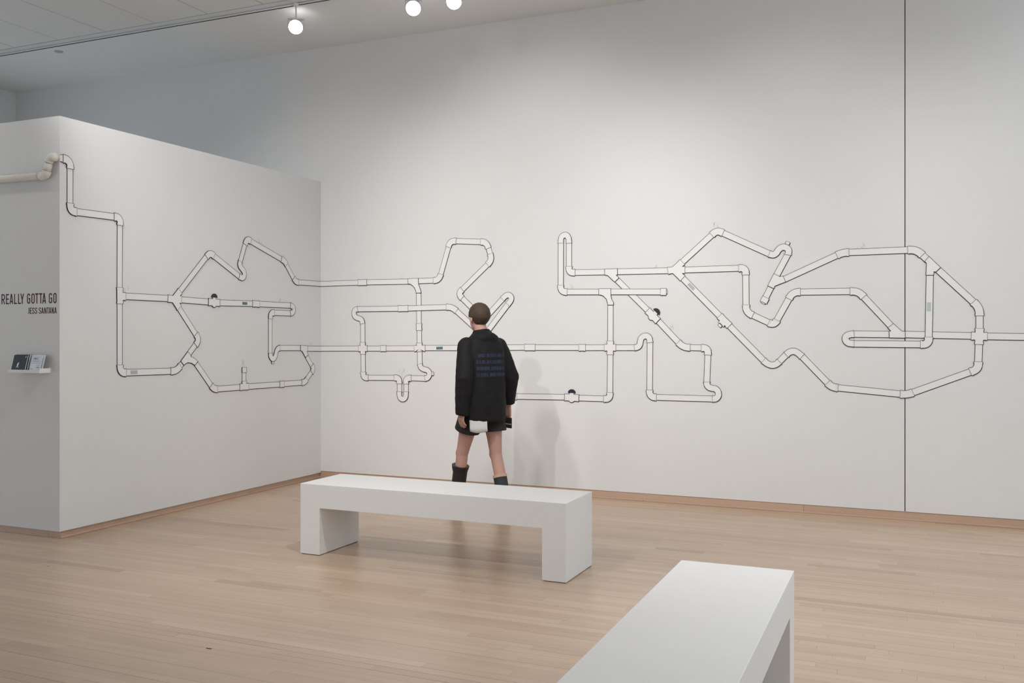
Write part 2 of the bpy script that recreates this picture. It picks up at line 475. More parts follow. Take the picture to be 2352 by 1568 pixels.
# ---- digitised wall layout in metres: P = (distance along the partition, height), B = (distance along the back wall, height)
MURAL = {
 'P': [
  ('chain',0,[(-3.086,2.65),(-3.003,2.649,'s'),(-3.003,2.291,'e'),(-2.555,2.296,'e'),(-2.558,1.759)]),
  ('star','tee',(-2.558,1.709),[(-2.559,1.775),(-2.557,1.653),(-2.502,1.709)]),
  ('chain',0,[(-2.511,1.711),(-2.046,1.71)]),
  ('chain',0,[(-2.557,1.664),(-2.556,1.137,'s'),(-1.978,1.131,'s'),(-1.911,1.191)]),
  ('poly','tee',[(-1.93,1.208),(-1.852,1.285),(-1.816,1.252),(-1.82,1.245),(-1.778,1.23),(-1.735,1.203),(-1.771,1.17),(-1.809,1.189),(-1.852,1.195),(-1.878,1.185),(-1.897,1.174)]),
  ('chain',0,[(-1.841,1.261),(-1.717,1.38,'s'),(-1.963,1.654)]),
  ('chain',0,[(-1.765,1.196),(-1.544,0.961,'a'),(-1.187,0.961)]),
  ('star','tee',(-1.154,0.962),[(-1.213,0.962),(-1.096,0.962),(-1.157,1.013)]),
  ('chain',0,[(-1.157,1.003),(-1.157,1.1)]),
  ('cap',(-1.157,1.09),(-1.156,1.135)),
  ('chain',0,[(-1.117,0.962),(-0.656,0.96)]),
  ('coupling',0,(-0.656,0.96),(-0.591,0.96)),
  ('chain',0,[(-0.604,0.961),(-0.271,0.961,'a'),(-0.123,1.086,'a'),(-0.25,1.224)]),
  ('poly','tee',[(-0.34,1.321),(-0.226,1.315),(-0.226,1.261),(-0.239,1.256),(-0.214,1.229),(-0.26,1.2),(-0.316,1.264),(-0.34,1.268)]),
  ('star','double_wye',(-2.008,1.705),[(-2.071,1.71),(-1.937,1.775),(-1.947,1.637),(-1.923,1.705)]),
  ('chain',0,[(-1.95,1.761),(-1.592,2.112,'e'),(-1.202,1.925)]),
  ('sweep',[(-1.208,2.065),(-1.216,2.046),(-1.213,2.026),(-1.195,2.008),(-1.173,1.991),(-1.157,1.97),(-1.156,1.947),(-1.167,1.929),(-1.188,1.923),(-1.221,1.932)]),
  ('chain',0,[(-1.208,2.06),(-1.122,2.272,'e'),(-0.586,2.115,'a'),(-0.415,1.925,'a'),(-0.003,1.928)]),
  ('chain',0,[(-1.943,1.705),(-1.599,1.697)]),
  ('valve',(-1.609,1.697),(-1.471,1.693)),
  ('chain',0,[(-1.485,1.694),(-1.038,1.7)]),
  ('coupling',0,(-1.043,1.7),(-0.949,1.699)),
  ('chain',0,[(-0.957,1.699),(-0.48,1.699)]),
  ('sweep',[(-0.496,1.698),(-0.469,1.693),(-0.449,1.678),(-0.446,1.662),(-0.451,1.644),(-0.469,1.63),(-0.496,1.624)]),
  ('chain',0,[(-0.485,1.625),(-0.792,1.625,'e'),(-0.794,1.246)]),
  ('sweep',[(-0.794,1.254),(-0.792,1.227),(-0.775,1.207),(-0.757,1.2),(-0.737,1.208),(-0.719,1.231),(-0.711,1.258),(-0.697,1.281),(-0.678,1.294),(-0.656,1.299)]),
  ('nub',(-0.759,1.174),(-0.759,1.155)),
  ('chain',0,[(-0.665,1.299),(-0.325,1.294)]),
  ('chain',0,[(-0.241,1.288),(-0.003,1.283)]),
  ('sticker',(-2.454,1.137),(-2.385,1.136),0.03,'grey'),
  ('sticker',(-1.179,1.699),(-1.114,1.699),0.024,'teal'),
  ('mark',(-2.477,1.763),1),
  ('mark',(-0.941,2.255),2),
  ('mark',(-1.171,1.178),3),
  ('mark',(-0.175,1.328),1),
  ('mark',(-0.635,1.735),2),
 ],
 'B': [
  ('chain',0,[(0.001,1.928),(0.459,1.931)]),
  ('coupling',0,(0.439,1.931),(0.539,1.931)),
  ('chain',0,[(0.526,1.932),(1.014,1.928)]),
  ('poly','tee',[(0.999,1.956),(1.11,1.958),(1.113,1.906),(1.125,1.873),(1.14,1.833),(1.14,1.817),(1.085,1.818),(1.085,1.834),(1.072,1.865),(1.046,1.891),(1.016,1.906),(0.999,1.904)]),
  ('chain',0,[(1.096,1.931),(1.333,1.933,'s'),(1.451,2.297,'s'),(1.825,2.272,'s'),(1.881,2.105,'s'),(1.531,1.802,'s'),(1.797,1.56,'s'),(1.995,1.756)]),
  ('sweep',[(1.986,1.747),(2.009,1.769),(2.032,1.782),(2.053,1.781),(2.069,1.768),(2.074,1.748),(2.064,1.725),(2.039,1.697)]),
  ('chain',1,[(2.047,1.707),(1.8,1.411,'a'),(1.47,1.681,'s'),(0.995,1.673)]),
  ('coupling',1,(0.892,1.672),(0.999,1.673)),
  ('chain',1,[(0.899,1.672),(0.426,1.672)]),
  ('sweep',[(0.435,1.672),(0.407,1.665),(0.393,1.639),(0.4,1.608),(0.424,1.589),(0.459,1.579),(0.482,1.564),(0.491,1.531)]),
  ('chain',0,[(0.491,1.539),(0.492,1.34)]),
  ('star','cross',(0.494,1.289),[(0.492,1.348),(0.495,1.233),(0.444,1.288),(0.543,1.29)]),
  ('chain',0,[(0.495,1.238),(0.499,1.004,'e'),(0.904,1.01,'e'),(0.904,0.868)]),
  ('sweep',[(0.904,0.878),(0.905,0.84),(0.918,0.816),(0.941,0.807),(0.964,0.817),(0.976,0.842),(0.977,0.879)]),
  ('chain',0,[(0.977,0.869),(0.977,1.01,'e'),(1.193,1.008)]),
  ('sweep',[(1.182,1.008),(1.21,1.015),(1.227,1.035),(1.231,1.057),(1.22,1.079),(1.197,1.092),(1.166,1.098),(1.138,1.116),(1.127,1.146)]),
  ('nub',(1.256,1.055),(1.276,1.056)),
  ('chain',0,[(1.127,1.138),(1.124,1.276)]),
  ('star','cross',(1.123,1.293),[(1.122,1.345),(1.125,1.263),(1.067,1.291),(1.184,1.295)]),
  ('chain',0,[(1.114,1.827),(1.118,1.525)]),
  ('coupling',0,(1.118,1.528),(1.12,1.464)),
  ('chain',0,[(1.12,1.47),(1.122,1.337)]),
  ('chain',0,[(0.001,1.284),(0.459,1.288)]),
  ('chain',0,[(0.532,1.288),(0.697,1.289)]),
  ('coupling',0,(0.695,1.289),(0.756,1.29)),
  ('chain',0,[(0.75,1.29),(1.077,1.293)]),
  ('chain',0,[(1.178,1.297),(1.645,1.3)]),
  ('star','tee',(1.729,1.301),[(1.64,1.299),(1.812,1.302),(1.729,1.227)]),
  ('chain',0,[(1.806,1.302),(2.207,1.308)]),
  ('coupling',0,(2.205,1.308),(2.307,1.308)),
  ('chain',0,[(1.729,1.237),(1.729,1.178,'a'),(2.081,0.863,'a'),(2.59,0.87)]),
  ('sticker',(1.303,1.296),(1.371,1.298),0.026,'teal'),
  ('mark',(0.924,1.069),3),
  ('mark',(0.95,1.966),1),
  ('chain',0,[(2.301,1.307),(2.733,1.309)]),
  ('coupling',0,(2.722,1.308),(2.784,1.308)),
  ('chain',0,[(2.779,1.308),(2.969,1.31)]),
  ('star','cross',(3.01,1.311),[(3.011,1.368),(3.01,1.25),(2.957,1.31),(3.061,1.311)]),
  ('chain',0,[(3.052,1.31),(3.238,1.311)]),
  ('sweep',[(3.228,1.311),(3.254,1.316),(3.273,1.335),(3.28,1.366),(3.288,1.392),(3.308,1.408),(3.329,1.412),(3.349,1.404),(3.36,1.387),(3.364,1.357)]),
  ('chain',0,[(3.364,1.367),(3.36,0.891,'s'),(3.902,0.89)]),
  ('sweep',[(3.895,0.89),(3.922,0.893),(3.94,0.911),(3.945,0.934),(3.937,0.959),(3.917,0.975),(3.892,0.979),(3.866,0.987),(3.851,1.005),(3.848,1.03)]),
  ('chain',0,[(3.848,1.023),(3.859,1.311,'e'),(3.649,1.316,'s'),(3.431,1.543)]),
  ('valve',(3.434,1.537),(3.342,1.63)),
  ('chain',0,[(3.346,1.627),(3.058,1.908)]),
  ('poly','tee',[(2.961,1.992),(3.075,1.993),(3.077,1.94),(3.064,1.936),(3.09,1.912),(3.051,1.877),(2.986,1.937),(2.961,1.94)]),
  ('chain',0,[(2.991,1.966),(2.63,1.97,'e'),(2.63,2.241)]),
  ('sweep',[(2.63,2.231),(2.629,2.26),(2.621,2.284),(2.61,2.298),(2.592,2.304),(2.575,2.299),(2.562,2.287),(2.554,2.263),(2.553,2.234)]),
  ('chain',1,[(2.553,2.244),(2.552,1.801,'s'),(2.913,1.795)]),
  ('poly','tee',[(2.906,1.823),(3.017,1.821),(3.017,1.766),(3.022,1.731),(3.041,1.699),(3.041,1.679),(2.987,1.679),(2.987,1.694),(2.975,1.732),(2.947,1.759),(2.925,1.767),(2.906,1.769)]),
  ('chain',1,[(3.008,1.794),(3.468,1.785)]),
  ('cap',(3.456,1.785),(3.506,1.784)),
  ('nub',(3.504,1.784),(3.514,1.784)),
  ('chain',0,[(3.012,1.689),(3.011,1.36)]),
  ('chain',0,[(3.01,1.26),(3.007,0.865,'e'),(2.71,0.866)]),
  ('valve',(2.722,0.865),(2.588,0.87)),
  ('chain',0,[(3.069,1.966),(3.531,1.963)]),
  ('star','double_wye',(3.572,1.968),[(3.519,1.962),(3.644,2.032),(3.645,1.895),(3.664,1.965)]),
  ('chain',0,[(3.63,2.021),(3.932,2.285,'e'),(4.361,2.073)]),
  ('chain',0,[(3.63,1.912),(3.96,1.571)]),
  ('star','tee',(3.994,1.537),[(3.954,1.578),(4.035,1.495),(3.964,1.505)]),
  ('nub',(3.968,1.509),(3.95,1.491)),
  ('chain',0,[(4.027,1.503),(4.314,1.208)]),
  ('sticker',(3.694,1.849),(3.741,1.799),0.026,'grey'),
  ('mark',(2.653,1.844),1),
  ('mark',(3.557,1.491),3),
  ('mark',(3.93,2.327),2),
  ('mark',(3.42,2.01),1),
  ('sweep',[(4.309,1.213),(4.34,1.188),(4.377,1.176),(4.41,1.185),(4.434,1.206)]),
  ('chain',0,[(4.428,1.2),(4.492,1.267)]),
  ('sweep',[(4.487,1.261),(4.513,1.282),(4.539,1.289),(4.568,1.282),(4.609,1.248)]),
  ('chain',0,[(4.602,1.256),(4.835,1.008,'a'),(5.381,0.963,'a'),(5.87,1.165,'e'),(5.876,1.361)]),
  ('star','cross',(5.878,1.41),[(5.88,1.469),(5.876,1.35),(5.825,1.413),(5.932,1.41)]),
  ('chain',0,[(5.924,1.41),(6.337,1.403)]),
  ('chain',0,[(5.83,1.413),(5.354,1.424)]),
  ('chain',0,[(5.88,1.463),(5.88,1.623,'s'),(5.589,1.923)]),
  ('chain',0,[(5.529,1.986),(5.448,2.07,'s'),(4.916,2.066,'a'),(4.467,1.865)]),
  ('poly','tee',[(5.537,2.015),(5.617,1.929),(5.581,1.894),(5.57,1.9),(5.569,1.872),(5.515,1.873),(5.518,1.965),(5.505,1.978)]),
  ('poly','tee',[(4.391,1.915),(4.438,1.889),(4.462,1.895),(4.483,1.846),(4.399,1.814),(4.391,1.793),(4.342,1.818)]),
  ('chain',0,[(4.503,2.072),(4.403,1.884)]),
  ('chain',0,[(4.374,1.819),(4.324,1.719)]),
  ('cap',(4.329,1.724),(4.308,1.682)),
  ('nub',(4.309,1.684),(4.304,1.674)),
  ('sweep',[(4.354,2.076),(4.384,2.067),(4.408,2.079),(4.426,2.104),(4.445,2.121),(4.472,2.126),(4.496,2.114),(4.506,2.093),(4.501,2.063)]),
  ('nub',(4.494,2.147),(4.503,2.167)),
  ('chain',0,[(3.651,1.965),(4.166,1.967,'e'),(4.17,1.606,'s'),(4.393,1.499,'a'),(4.537,1.763,'s'),(5.032,1.761,'s'),(5.279,1.477)]),
  ('poly','tee',[(5.286,1.508),(5.348,1.448),(5.369,1.448),(5.369,1.396),(5.257,1.398),(5.255,1.45),(5.268,1.45),(5.246,1.474)]),
  ('chain',0,[(5.266,1.424),(4.99,1.427)]),
  ('sweep',[(5.001,1.427),(4.977,1.425),(4.954,1.418),(4.94,1.404),(4.938,1.387),(4.944,1.37),(4.961,1.357),(4.981,1.353),(5.001,1.352)]),
  ('chain',1,[(4.99,1.351),(5.533,1.348,'e'),(5.542,1.879)]),
  ('sticker',(5.536,1.667),(5.535,1.599),0.03,'pale'),
  ('mark',(5.05,2.108),3),
  ('mark',(5.537,1.53),1),
 ],
}
TITLE = [('R', -0.5792, -0.5432), ('E', -0.5325, -0.502), ('A', -0.4953, -0.4597), ('L', -0.4499, -0.4202), ('L', -0.4097, -0.3809), ('Y', -0.3861, -0.3496), ('G', -0.3197, -0.2874), ('O', -0.2758, -0.2436), ('T', -0.2385, -0.2051), ('T', -0.2, -0.1669), ('A', -0.1681, -0.1326), ('G', -0.1035, -0.0719), ('O', -0.0606, -0.0293)]
ARTIST = [('J', -0.3159, -0.2977), ('E', -0.2913, -0.2719), ('S', -0.268, -0.2462), ('S', -0.241, -0.2192), ('S', -0.2026, -0.1796), ('A', -0.177, -0.1541), ('N', -0.1491, -0.1275), ('T', -0.1237, -0.1035), ('A', -0.1035, -0.082), ('N', -0.077, -0.0569), ('A', -0.0518, -0.028)]
# ------------------------------------------------------------------ pipe mural (flat cut vinyl shapes with inked outlines, metres on each wall)
D = 0.050           # pipe width
DF = 0.0565         # fitting width
def on_wall(w, u, z, d):
    d += 0.0008          # film of adhesive between wall and vinyl
    return Vector((d, u, z)) - MROOT['P'] if w == 'P' else Vector((u, -d, z)) - MROOT['B']
MROOT = {'P': Vector((0.003, -1.55, 0.93)), 'B': Vector((3.3, -0.003, 0.90))}
def fine(o):
    o['kind'] = 'stuff'      # hairline pieces, too fine to pick apart
    return o
V2 = lambda p: Vector((p[0], p[1]))
def perp(v): return Vector((-v.y, v.x))
def seg_normals(pts):
    out = []
    for i in range(len(pts)):
        a = (pts[i] - pts[i - 1]).normalized() if i > 0 and (pts[i] - pts[i - 1]).length > 1e-7 else None
        b = (pts[i + 1] - pts[i]).normalized() if i < len(pts) - 1 and (pts[i + 1] - pts[i]).length > 1e-7 else None
        if a is None and b is None: out.append(Vector((0, 1))); continue
        if a is None: out.append(perp(b)); continue
        if b is None: out.append(perp(a)); continue
        n = (perp(a) + perp(b))
        n = n / max(0.35, n.length_squared / 2.0) if n.length > 1e-6 else perp(a)
        out.append(n)
    return out
def strip_sides(pts, half):
    """left and right side of a stroke; half: width per point"""
    ns = seg_normals(pts)
    L = [p + n * h for p, n, h in zip(pts, ns, half)]
    R = [p - n * h for p, n, h in zip(pts, ns, half)]
    return L, R
def plate_strip(bm, w, L, R, d0, d1):
    """solid ribbon between two side lines"""
    n = len(L)
    tl = [bm.verts.new(on_wall(w, p.x, p.y, d1)) for p in L]
    tr = [bm.verts.new(on_wall(w, p.x, p.y, d1)) for p in R]
    bl = [bm.verts.new(on_wall(w, p.x, p.y, d0)) for p in L]
    br = [bm.verts.new(on_wall(w, p.x, p.y, d0)) for p in R]
    for i in range(n - 1):
        bm.faces.new((tl[i], tl[i + 1], tr[i + 1], tr[i]))
        bm.faces.new((bl[i], br[i], br[i + 1], bl[i + 1]))
        bm.faces.new((tl[i], bl[i], bl[i + 1], tl[i + 1]))
        bm.faces.new((tr[i], tr[i + 1], br[i + 1], br[i]))
    bm.faces.new((tl[0], tr[0], br[0], bl[0])); bm.faces.new((tl[-1], bl[-1], br[-1], tr[-1]))
def plate_poly(bm, w, pts, d0, d1):
    t = [bm.verts.new(on_wall(w, p.x, p.y, d1)) for p in pts]
    b = [bm.verts.new(on_wall(w, p.x, p.y, d0)) for p in pts]
    bm.faces.new(t); bm.faces.new(b[::-1])
    for i in range(len(pts)):
        j = (i + 1) % len(pts)
        bm.faces.new((t[i], b[i], b[j], t[j]))
def ink_line(bm, w, pts, width, d1):
    """inked line; width: number or function(outward-left normal)"""
    pts = [p for i, p in enumerate(pts) if i == 0 or (p - pts[i - 1]).length > 2e-4]
    if len(pts) < 2: return
    hs = []
    for i in range(len(pts)):
        a = pts[max(i - 1, 0)]; b = pts[min(i + 1, len(pts) - 1)]
        n = perp((b - a).normalized())
        hs.append(0.5 * (width(n) if callable(width) else width))
    L, R = strip_sides(pts, hs)
    plate_strip(bm, w, L, R, 0.0, d1 + 0.0005)
def w_left(n):      # n = outward normal of a left side
    return 0.0053 if n.y < -0.3 else (0.0030 if n.y > 0.3 else 0.0040)
def w_right(n): return w_left(-n)
PIPE_D = {0: 0.0020, 1: 0.0038}
FIT_D = 0.0056
def pipe_piece(w, a, b, layer, root):
    pts = [a, b]
    L, R = strip_sides(pts, [D / 2] * 2)
    bm = bmesh.new(); plate_strip(bm, w, L, R, 0.0, PIPE_D[layer])
    o = bm_obj('pipe', bm, M['vinyl'], root)
    bm = bmesh.new(); ink_line(bm, w, L, w_left, PIPE_D[layer]); ink_line(bm, w, R, w_right, PIPE_D[layer])
    fine(bm_obj('outline', bm, M['ink'], o))
def fitting_strip(name, w, pts, half, root, L=None, R=None, wedge=None):
    if L is None: L, R = strip_sides(pts, half)
    bm = bmesh.new(); plate_strip(bm, w, L, R, 0.0, FIT_D)
    o = bm_obj(name, bm, M['vinyl_joint'], root)
    bm = bmesh.new()
    ink_line(bm, w, L, w_left, FIT_D); ink_line(bm, w, R, w_right, FIT_D)
    if wedge: ink_line(bm, w, wedge, 0.0085, FIT_D + 0.0002)
    fine(bm_obj('outline', bm, M['ink'], o))
    bm = bmesh.new()
    ink_line(bm, w, [L[0], R[0]], 0.0026, FIT_D); ink_line(bm, w, [L[-1], R[-1]], 0.0026, FIT_D)
    fine(bm_obj('seam', bm, M['ink_thin'], o))
    return o
def fitting_poly(name, w, pts, root, thin_edges=()):
    area = sum(pts[i].x * pts[(i + 1) % len(pts)].y - pts[(i + 1) % len(pts)].x * pts[i].y for i in range(len(pts)))
    if area < 0:
        n = len(pts); pts = pts[::-1]
        thin_edges = [n - 2 - e for e in thin_edges]
    thin = {e % len(pts) for e in thin_edges}
    bm = bmesh.new(); plate_poly(bm, w, pts, 0.0, FIT_D)
    o = bm_obj(name, bm, M['vinyl_joint'], root)
    bm = bmesh.new(); bt = bmesh.new()
    for i in range(len(pts)):
        j = (i + 1) % len(pts)
        if i in thin: ink_line(bt, w, [pts[i], pts[j]], 0.0026, FIT_D)
        else: ink_line(bm, w, [pts[i], pts[j]], w_right, FIT_D)
    fine(bm_obj('outline', bm, M['ink'], o))
    if len(bt.faces): fine(bm_obj('seam', bt, M['ink_thin'], o))
    else: bt.free()
    return o
ARM = {'e': 0.056, 's': 0.060, 'a': 0.047}
LIP, LIPW = 0.013, 0.0022
def elbow(w, node, da, db, kind, root):
    """da, db: unit directions of the two arms"""
    arm = ARM[kind]
    ang = math.acos(max(-1, min(1, da.dot(db))))       # angle between arms
    t = arm * (0.62 if kind == 'e' else 0.74)
    r = t * math.tan(ang / 2)
    A, B = node + da * t, node + db * t
    bis = (da + db)
    turn = da.x * db.y - da.y * db.x
    hw = DF / 2
    if bis.length < 0.05:
        pts = [node + da * arm, node + db * arm]
        return fitting_strip('elbow', w, pts, [hw] * 2, root)
    c = node + bis.normalized() * (r / math.sin(ang / 2))
    a0 = math.atan2(A.y - c.y, A.x - c.x); a1 = math.atan2(B.y - c.y, B.x - c.x)
    dlt = a1 - a0
    while dlt > math.pi: dlt -= 2 * math.pi
    while dlt < -math.pi: dlt += 2 * math.pi
    outer, inner = [], []
    n = 10
    corner = node + bis.normalized() * (hw / math.sin(ang / 2))
    for i in range(n + 1):
        a = a0 + dlt * i / n
        u = Vector((math.cos(a), math.sin(a)))
        outer.append(c + u * (r + hw))
        inner.append(c + u * (r - hw) if r > hw + 0.003 else corner)
    # arm ends, with a small collar lip
    # outward side of arm a: away from the bend centre
    na = (A - c).normalized(); nb = (B - c).normalized()
    ea, eb = node + da * arm, node + db * arm
    la, lb = node + da * (arm - LIP), node + db * (arm - LIP)
    o_side = [ea + na * (hw + LIPW), la + na * (hw + LIPW), la + na * hw] + outer + [lb + nb * hw, lb + nb * (hw + LIPW), eb + nb * (hw + LIPW)]
    i_side = [ea - na * (hw + LIPW), la - na * (hw + LIPW), la - na * hw] + inner + [lb - nb * hw, lb - nb * (hw + LIPW), eb - nb * (hw + LIPW)]
    if r <= hw + 0.003 and (corner - node).dot(da) > arm - LIP - 0.001:   # very sharp bend
        i_side = [ea - na * hw] + [corner] * (len(i_side) - 2) + [eb - nb * hw]
    # left of the travel direction a -> b
    wedge = None
    if random.random() < 0.42 and kind in ('e', 's') and ang < 2.2:
        wedge = [la - na * hw, inner[0] if r > hw + 0.003 else corner]
    if dlt > 0: L, R = i_side, o_side
    else: L, R = o_side, i_side
    # travel direction: a-end -> node -> b-end ; ccw arc means the centre is on the left
    return fitting_strip('elbow', w, None, None, root, L, R, wedge)
def smooth_path(pts, per=6):
    out = []
    n = len(pts)
    for i in range(n - 1):
        p0, p1, p2, p3 = pts[max(i - 1, 0)], pts[i], pts[i + 1], pts[min(i + 2, n - 1)]
        for k in range(per):
            t = k / per
            out.append(0.5 * ((2 * p1) + (p2 - p0) * t + (2 * p0 - 5 * p1 + 4 * p2 - p3) * t * t + (3 * p1 - p0 - 3 * p2 + p3) * t ** 3))
    out.append(pts[-1])
    return out
def star_poly(c, ends):
    hw = DF / 2
    arms = sorted(ends, key=lambda e: math.atan2((e - c).y, (e - c).x))
    pts, thin = [], []
    n = len(arms)
    for i in range(n):
        e, f = arms[i], arms[(i + 1) % n]
        d = (e - c).normalized(); g = (f - c).normalized()
        Ln = (e - c).length
        s = min(LIP, Ln * 0.3)
        # right side in, end, left side out
        pts += [c + d * (Ln - s) - perp(d) * hw, c + d * (Ln - s) - perp(d) * (hw + LIPW), e - perp(d) * (hw + LIPW)]
        thin.append(len(pts) - 1)
        pts += [e + perp(d) * (hw + LIPW), c + d * (Ln - s) + perp(d) * (hw + LIPW), c + d * (Ln - s) + perp(d) * hw]
        ang = math.atan2(d.x * g.y - d.y * g.x, d.dot(g)) % (2 * math.pi)
        if abs(ang - math.pi) < 0.35 or ang > math.pi: continue
        b = (d + g).normalized()
        k = c + b * (hw / math.sin(ang / 2))
        if (k - c).dot(d) > Ln - s - 0.002 or (k - c).dot(g) > (f - c).length - s - 0.002:
            # crotch reaches the lip: pull it in
            k = c + b * (min(Ln, (f - c).length) - s - 0.004) / max(0.2, b.dot(d))
        pts.append(k)
    return pts, thin
def disc_pts(c, ax, up, ra, rb, a0, a1, n):
    return [c + ax * (ra * math.cos(a0 + (a1 - a0) * i / n)) + up * (rb * math.sin(a0 + (a1 - a0) * i / n)) for i in range(n + 1)]
def build_mural(w, items, root):
    for it in items:
        k = it[0]
        if k == 'chain':
            layer, nodes = it[1], it[2]
            P = [V2(n) for n in nodes]
            kinds = [n[2] if len(n) > 2 else None for n in nodes]
            for i in range(len(P) - 1):
                d = (P[i + 1] - P[i]).normalized()
                a = P[i] + d * ((ARM[kinds[i]] - 0.006) if kinds[i] else 0)
                b = P[i + 1] - d * ((ARM[kinds[i + 1]] - 0.006) if kinds[i + 1] else 0)
                if (b - a).dot(d) > 0.004: pipe_piece(w, a, b, layer, root)
            for i in range(len(P)):
                if kinds[i] and 0 < i < len(P) - 1:
                    elbow(w, P[i], (P[i - 1] - P[i]).normalized(), (P[i + 1] - P[i]).normalized(), kinds[i], root)
        elif k == 'sweep':
            pts = smooth_path([V2(p) for p in it[1]])
            hw = DF / 2 - 0.003
            half = [hw + 0.004 if (i < 2 or i > len(pts) - 3) else hw for i in range(len(pts))]
            fitting_strip('trap_bend', w, pts, half, root)
        elif k == 'poly':
            fitting_poly('tee', w, [V2(p) for p in it[2]], root)
        elif k == 'star':
            pts, thin = star_poly(V2(it[2]), [V2(p) for p in it[3]])
            fitting_poly(it[1], w, pts, root, thin)
        elif k == 'coupling':
            a, b = V2(it[2]), V2(it[3]); d = (b - a).normalized()
            hw = DF / 2
            fitting_strip('coupling', w, [a, a + d * LIP, a + d * (LIP + 0.0006), b - d * (LIP + 0.0006), b - d * LIP, b],
                          [hw + LIPW, hw + LIPW, hw, hw, hw + LIPW, hw + LIPW], root)
        elif k == 'cap':
            fitting_strip('end_cap', w, [V2(it[1]), V2(it[2])], [DF / 2 + 0.001] * 2, root)
        elif k == 'nub':
            fitting_strip('plug', w, [V2(it[1]), V2(it[2])], [0.017] * 2, root)
        elif k == 'valve':
            a, b = V2(it[1]), V2(it[2]); d = (b - a).normalized()
            n = perp(d)
            if n.y < 0: a, b, d, n = b, a, -d, -n
            c = (a + b) / 2; hw = DF / 2 + 0.001
            body = [a - n * (hw + LIPW), a - n * (hw + LIPW) + d * LIP, a - n * hw + d * LIP] + \
                   [c - d * 0.024 - n * hw] + disc_pts(c - n * hw, d, -n, 0.022, 0.013, math.pi, 0, 8)[1:-1] + [c + d * 0.024 - n * hw] + \
                   [b - n * hw - d * LIP, b - n * (hw + LIPW) - d * LIP, b - n * (hw + LIPW), b + n * (hw + LIPW), b + n * (hw + LIPW) - d * LIP, b + n * hw - d * LIP] + \
                   [c + d * 0.021 + n * hw, c + d * 0.019 + n * (hw + 0.014), c - d * 0.019 + n * (hw + 0.014), c - d * 0.021 + n * hw] + \
                   [a + n * hw + d * LIP, a + n * (hw + LIPW) + d * LIP, a + n * (hw + LIPW)]
            o = fitting_poly('valve', w, body, root)
            bm = bmesh.new()
            plate_poly(bm, w, disc_pts(c + n * (hw + 0.0125), d, n, 0.036, 0.033, 0, math.pi, 14), 0.0, FIT_D + 0.002)
            kn = bm_obj('knob', bm, M['knob'], o); kn['label'] = 'dark ribbed valve knob'
        elif k == 'sticker':
            a, b = V2(it[1]), V2(it[2])
            L, R = strip_sides([a, b], [it[3] / 2] * 2)
            bm = bmesh.new(); plate_strip(bm, w, L, R, 0.001, PIPE_D[1] + 0.0006 if it[4] == 'pale' else PIPE_D[0] + 0.0006)
            o = bm_obj('sticker', bm, M['sticker_' + it[4]], root)
            o['label'] = {'grey': 'small grey printed sticker', 'teal': 'small dark teal printed sticker', 'pale': 'small pale green printed sticker'}[it[4]]
        elif k == 'mark':
            c = V2(it[1]); rnd = random.Random(int(c.x * 1000) + it[2])
            bm = bmesh.new()
            for s in range(it[2] + 1):
                p = c + Vector((rnd.uniform(-0.03, 0.03), rnd.uniform(-0.02, 0.02)))
                pts = [p + Vector((rnd.uniform(-0.008, 0.008), 0.018 - 0.012 * i)) for i in range(4)]
                L, R = strip_sides(pts, [0.0016] * 4)
                plate_strip(bm, w, L, R, 0.0, 0.0006)
            fine(bm_obj('pencil_mark', bm, M['pencil'], root))
random.seed(3)
mural_p = tag(empty('pipe_mural', MROOT['P']), 'mural of cream pipes outlined in black on the left partition wall', 'mural', 'pipe murals on the gallery walls')
build_mural('P', MURAL['P'], mural_p)
mural_b = tag(empty('pipe_mural', MROOT['B']), 'long mural of cream pipes outlined in black across the main back wall', 'mural', 'pipe murals on the gallery walls')
build_mural('B', MURAL['B'], mural_b)

# ------------------------------------------------------------------ real plastic pipe on the end of the partition
YE = -LP
pr = tag(empty('plastic_pipe', (-0.06, YE, 2.5)), 'round white plastic drain pipe fixed to the partition end, turning up to the corner', 'pipe')
def pipe3(name, pts, r, m=M['pvc']):
    bm = bmesh.new()
    o3 = Vector((-0.06, YE, 2.5))
    add_tube(bm, [Vector(p) - o3 for p in pts], r, 24)
    return bm_obj(name, bm, m, pr, smooth=True)
M['seam_tan'] = mat('pipe_joint', (0.40, 0.33, 0.27), 0.6, 0.3)
PY = YE - 0.033
def arc3(n, da, db, t, k=10):
    n, da, db = Vector(n), Vector(da).normalized(), Vector(db).normalized()
    A, B = n + da * t, n + db * t
    return [A * (1 - s) ** 2 + n * 2 * s * (1 - s) + B * s * s for s in [i / k for i in range(k + 1)]]
NA, NB = Vector((-0.093, PY, 2.528)), Vector((-0.052, PY, 2.652))
v = (NB - NA).normalized()
pipe3('pipe', [(-1.9, PY, 2.545), (-0.6, PY, 2.535), NA + Vector((-0.04, 0, 0))], [0.0262] * 3)
pipe3('pipe', [NA + v * 0.026, NB - v * 0.026], [0.0262] * 2)
e1 = [NA + Vector((-0.052, 0, 0.0005))] + arc3(NA, (-1, 0, 0), v, 0.030) + [NA + v * 0.034]
pipe3('elbow', e1, [0.0298] * len(e1))
e2 = [NB - v * 0.036] + arc3(NB, -v, (1, 0, 0), 0.032) + [Vector((-0.0015, PY, 2.652))]
pipe3('elbow', e2, [0.0298] * len(e2))
for p, d in ((NA + Vector((-0.053, 0, 0)), Vector((1, 0, 0))), (NA + v * 0.035, v), (NB - v * 0.037, v)):
    pipe3('seam_ring', [p - d * 0.0009, p + d * 0.0009], [0.0300] * 2, M['seam_tan'])
bm = bmesh.new(); add_box(bm, -0.36, -0.34, -0.012, 0.0, 0.02, 0.05)
bm_obj('bracket', bm, M['pvc'], pr)

